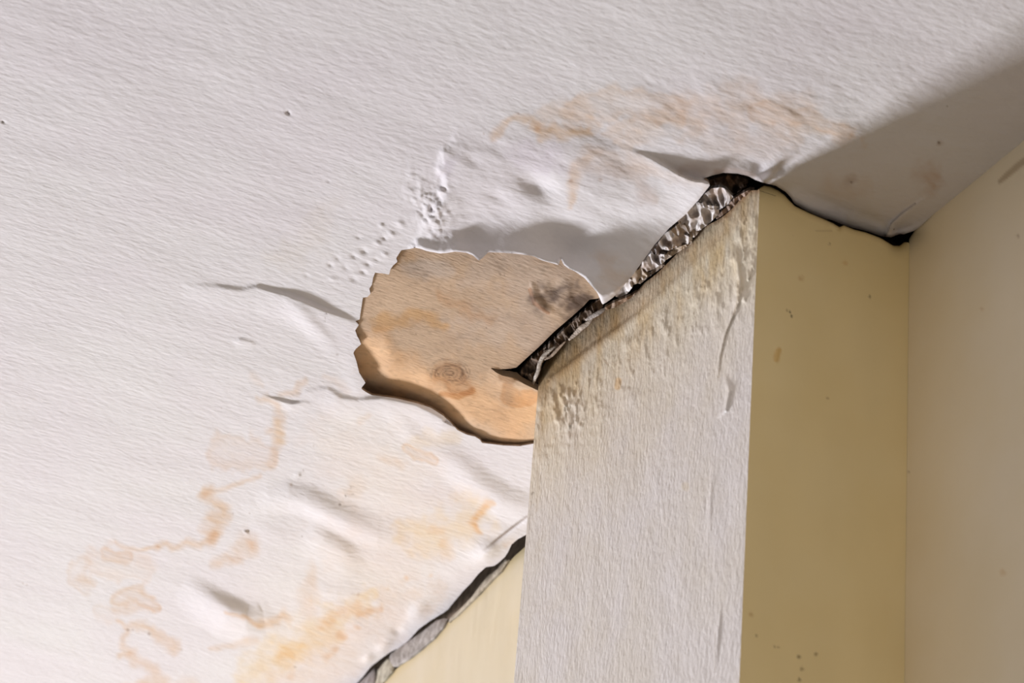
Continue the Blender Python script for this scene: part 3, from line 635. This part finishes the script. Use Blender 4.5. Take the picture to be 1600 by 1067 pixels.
# ------------------------------------------------------------------ peeling strip of filler along the top of the left wall
STRIPS = [
 ('grey-white curled filler strip, widest piece along the left wall top', [(694, 966), (682, 969), (668, 980), (652, 992), (636, 1003), (620, 1012), (611, 1020), (606, 1033), (612, 1043), (622, 1041), (640, 1030), (660, 1014), (680, 997), (694, 981), (700, 967)], [.60, .56, .54], 3.6),
 ('thin pale filler strip rising to the dark gap beside the pillar', [(797, 874), (790, 873), (778, 887), (764, 898), (752, 911), (739, 930), (722, 948), (704, 964), (700, 974), (716, 962), (734, 944), (752, 926), (768, 908), (784, 893)], [.74, .66, .54], 3.0),
 ('short cream flap of filler folded over at the lower end of the wall top', [(611, 1028), (604, 1030), (597, 1038), (590, 1047), (588, 1060), (584, 1076), (594, 1074), (604, 1062), (614, 1050), (616, 1040)], [.74, .70, .58], 3.6),
 ('grey end piece of filler strip at the bottom edge of the photo', [(586, 1042), (576, 1052), (562, 1066), (548, 1080), (560, 1092), (574, 1082), (585, 1076), (588, 1058)], [.50, .46, .46], 3.0)]
for i, (lab, poly, col, h) in enumerate(STRIPS):
    P_ = np.array(poly, float)
    def off(px, poly=poly, h=h):
        s = np.clip(sdf(px, poly), 0, 9)/9
        return (1.0+h*np.sqrt(np.clip(1-(1-s)**2, 0, 1))*.6 + .8*(fbm(px[:, 0]*.06, px[:, 1]*.06, 3, 2)-.5))*MM
    def colf(px, col=col, poly=poly):
        n = fbm(px[:, 0]*.09, px[:, 1]*.09, 3, 1); c = np.tile(np.array(col), (len(px), 1))*(1+.35*(n-.5))[:, None]
        return c
    parts = sheet(poly, np.arange(P_[:, 0].min()-3, P_[:, 0].max()+4, 1.6), np.arange(P_[:, 1].min()-3, P_[:, 1].max()+4, 1.6), WP, NW, off, colf, .003, np.array(col)*.6)
    o = build('filler_strip', parts, [M_edge])
    setp(o, lab, 'filler strip', 'filler strips along the left wall top')

# ------------------------------------------------------------------ crumpled sheet pieces and rubble packed in the gap over the pillar
GS = 'crumpled grey sheet pieces packed in the gap over the pillar'
def crumple(name, lab, cat, poly, col, z, amp, cell, seed, M_, group, tilt=0.0, rough=0.0):
    P_ = np.array(poly, float); ctr = P_.mean(0)
    if group == GS: P_ = ctr+(P_-ctr)*1.1; poly = [tuple(q) for q in P_]
    rs = np.random.RandomState(seed)
    # ridged facets: piecewise planar heights from scattered seeds
    k = max(4, int((np.ptp(P_[:, 0])*np.ptp(P_[:, 1]))/(cell*cell)))
    S = np.stack([rs.uniform(P_[:, 0].min(), P_[:, 0].max(), k), rs.uniform(P_[:, 1].min(), P_[:, 1].max(), k)], 1)
    gx = rs.uniform(-.8, .8, k); gy = rs.uniform(-.8, .8, k); hh = rs.uniform(-.6, .6, k)
    def off(px):
        d = np.hypot(px[:, None, 0]-S[None, :, 0], px[:, None, 1]-S[None, :, 1])
        v_ = hh[None]+(gx[None]*(px[:, None, 0]-S[None, :, 0])+gy[None]*(px[:, None, 1]-S[None, :, 1]))/cell
        w_ = np.exp(-(d/(cell*.55))**2*3)+1e-9; v_ = (v_*w_).sum(1)/w_.sum(1)
        u_ = px[:, 0]*.8-px[:, 1]*.6; w2 = px[:, 0]*.6+px[:, 1]*.8
        crs = 1-2*np.abs(fbm(u_*.09+seed+w2*.02, w2*.05+seed*.7, 2, seed)-.5)*3; crs2 = 1-2*np.abs(fbm(u_*.13+seed, w2*.07+3, 2, seed+2)-.5)*3
        v_ = v_*.7 + .7*np.clip(crs, -1, 1)-.3
        fine = (fbm(px[:, 0]*.22+seed, px[:, 1]*.22, 3, seed)-.5)
        return (v_*amp+fine*amp*.12)*MM - z + tilt*(px[:, 1]-ctr[1])*MM
    def colf(px):
        n = fbm(px[:, 0]*.13+seed, px[:, 1]*.13, 4, seed+1); n3 = fbm(px[:, 0]*.05, px[:, 1]*.05+seed, 2, seed)
        c = np.tile(np.array(col), (len(px), 1))*(.6+.9*n)[:, None]
        return np.clip(mixc(c, np.clip(n3*2.5-1.1, 0, 1)*.7, (.75, .58, .42)), .01, .9)
    parts = sheet(poly, np.arange(P_[:, 0].min()-2, P_[:, 0].max()+3, 1.3), np.arange(P_[:, 1].min()-2, P_[:, 1].max()+3, 1.3), CP, CN, off, colf, .002, np.array(col)*.4)
    o = build(name, parts, [M_], smooth=(group == GS))
    setp(o, lab, cat, group)
    return o
GS = 'crumpled grey sheet pieces packed in the gap over the pillar'
SH = [
 ('topmost crumpled grey sheet piece, under the dark hole at the pillar corner', [(1112, 296), (1126, 294), (1134, 298), (1143, 308), (1136, 318), (1124, 326), (1112, 326), (1098, 322), (1092, 318), (1102, 304)], [.50, .46, .45], 1),
 ('bright creased sheet piece with a dark pit, second from the pillar corner', [(1090, 318), (1104, 322), (1120, 324), (1121, 334), (1108, 347), (1094, 358), (1078, 360), (1066, 354), (1062, 345), (1076, 330)], [.58, .54, .52], 2),
 ('brownish folded sheet piece in the middle of the gap', [(1064, 348), (1078, 358), (1092, 361), (1084, 370), (1070, 372), (1058, 368), (1050, 360)], [.36, .29, .22], 3),
 ('white creased sheet piece with a curled right end, middle of the gap', [(1050, 359), (1062, 364), (1074, 370), (1080, 374), (1073, 381), (1060, 384), (1046, 390), (1036, 388), (1030, 380), (1040, 366)], [.64, .60, .58], 4),
 ('dark flat sheet piece below the white creased one', [(1030, 380), (1040, 388), (1044, 392), (1030, 398), (1018, 396), (1020, 386)], [.22, .18, .17], 5),
 ('pale grey sheet piece with a small black slit', [(1018, 396), (1032, 398), (1044, 400), (1034, 412), (1020, 420), (1008, 424), (1002, 416), (1007, 406)], [.58, .54, .53], 6),
 ('brown stained sheet piece near the lower end of the upper gap', [(1002, 416), (1010, 424), (1012, 430), (1000, 440), (986, 446), (980, 438), (990, 426)], [.40, .31, .22], 7),
 ('small shiny grey sheet piece at the lower end of the upper gap', [(986, 438), (988, 448), (980, 458), (968, 464), (962, 462), (972, 448), (980, 436)], [.60, .56, .54], 8)]
for lab, poly, col, sd in SH:
    crumple('crumpled_sheet', lab, 'crumpled sheet', poly, np.array(col)*1.1, -.0005, 3.4, 17, sd, M_foil, GS)
# loose rim pieces on the pillar's top edge
GR_ = 'plaster lumps along the top edge of the pillar'
LUMPS = [('brown plaster sliver bridging the corner of the pillar top', [(1146, 311), (1158, 303), (1172, 296), (1181, 297), (1168, 304), (1154, 316), (1138, 330), (1120, 343), (1118, 340), (1132, 326)], [.42, .31, .25], 11, .001),
         ('pale plaster sliver below the white creased sheet piece', [(1046, 392), (1060, 386), (1075, 381), (1082, 374), (1080, 381), (1066, 390), (1052, 399), (1038, 408), (1036, 402)], [.62, .52, .42], 12, .0),
         ('grey plaster sliver beside the black slit', [(1034, 413), (1040, 414), (1026, 424), (1012, 434), (1000, 444), (996, 442), (1010, 428)], [.42, .37, .33], 13, .001),
         ('small brown plaster crumbs where the upper gap closes', [(975, 466), (984, 463), (996, 455), (990, 462), (976, 472), (962, 480), (948, 484), (944, 481), (956, 474)], [.46, .34, .25], 14, .0)]
for lab, poly, col, sd, z in LUMPS:
    crumple('plaster_sliver', lab, 'plaster sliver', poly, col, z, 2.2, 8, sd, M_edge, GR_)
# dark rotten filling of the lower gap
wood = crumple('rotten_filling', 'dark brown rotten filling in the lower gap between tan board and pillar', 'gap filling',
        [(809, 586), (818, 574), (829, 561), (846, 547), (866, 530), (882, 514), (897, 500), (912, 487), (927, 474), (938, 466), (943, 478), (934, 487), (917, 504), (900, 519), (889, 528), (868, 546), (852, 560), (846, 574), (842, 590), (838, 606), (826, 603), (812, 594)],
        [.20, .15, .115], .005, 4.5, 12, 21, M_edge, None)
def tube(name, lab, cat, pts, rad, col, M_, group=None, zs=None):
    """a thin twisted strip through pixel points at small depths above the ceiling line"""
    P3 = np.array([on_plane([[x, y]], CP, CN, -z)[0] for x, y, z in pts])
    t = np.linspace(0, 1, len(P3)); tt = np.linspace(0, 1, len(P3)*6)
    C_ = np.stack([np.interp(tt, t, P3[:, i]) for i in range(3)], 1)
    for _ in range(4): C_[1:-1] = (C_[:-2]+2*C_[1:-1]+C_[2:])/4
    V_ = []; n = 7; rs = np.random.RandomState(3)
    for i, p in enumerate(C_):
        d = C_[min(i+1, len(C_)-1)]-C_[max(i-1, 0)]; d /= np.linalg.norm(d)
        u = np.cross(d, FW); u /= np.linalg.norm(u); w = np.cross(d, u)
        rr = rad*(math.sin(math.pi*min(max(i/(len(C_)-1), .04), .96))**.4)*(1+.12*(rs.rand()-.5))
        for k in range(n):
            a = 2*math.pi*k/n + i*.25; V_.append(p + (u*math.cos(a)*1.5+w*math.sin(a)*.6)*rr)
    Fq = [(i*n+k, i*n+(k+1) % n, (i+1)*n+(k+1) % n, (i+1)*n+k) for i in range(len(C_)-1) for k in range(n)]
    Fq += [tuple(range(n))[::-1], tuple((len(C_)-1)*n+k for k in range(n))]
    V_ = np.array(V_); cc = np.tile(np.array(col), (len(V_), 1))*(.7+.6*rs.rand(len(V_), 1))
    o = build(name, [(V_, Fq, cc, 0)], [M_]); setp(o, lab, cat, group); return o
GP = 'torn paper shreds hanging in the lower gap'
tube('paper_shred', 'pale twisted paper shred hanging beside the pillar in the lower gap', 'paper shred',
     [(868, 541, .001), (858, 548, .0), (848, 557, -.001), (843, 568, -.001), (841, 580, -.001), (836, 591, 0), (832, 603, .001)], .0011, [.60, .54, .48], M_edge, GP)
tube('paper_shred', 'light paper shred lying on the pillar edge midway up the lower gap', 'paper shred',
     [(889, 531, -.001), (899, 522, -.001), (908, 512, -.001), (919, 505, -.001), (926, 497, 0)], .0013, [.62, .53, .45], M_edge, GP)
tube('paper_shred', 'short grey paper shred at the top end of the lower gap', 'paper shred',
     [(915, 500, 0), (926, 494, -.001), (938, 487, -.001), (947, 481, 0)], .0012, [.50, .45, .42], M_edge, GP)
tube('paper_shred', 'thin brown paper shred crossing the dark filling of the lower gap', 'paper shred',
     [(851, 562, -.001), (862, 556, -.002), (871, 546, -.002), (884, 533, -.001)], .0008, [.42, .32, .24], M_edge, GP)
# brown rags of paper in the black hole above the pillar corner
crumple('paper_scrap', 'brown paper scrap inside the black hole at the pillar corner', 'paper scrap',
        [(1108, 282), (1122, 277), (1140, 274), (1158, 276), (1170, 282), (1166, 292), (1154, 300), (1144, 305), (1136, 298), (1126, 292), (1112, 290)], [.19, .13, .09], .010, 5, 12, 31, M_edge, None)
# little flake hanging in the inner corner
crumple('paint_flake', 'small curled paint flake beside the black hole in the inner corner', 'paint flake',
        [(1384, 368), (1386, 360), (1393, 356), (1398, 358), (1392, 366), (1389, 371)], [.40, .32, .22], -.002, 1.2, 6, 41, M_edge, None)
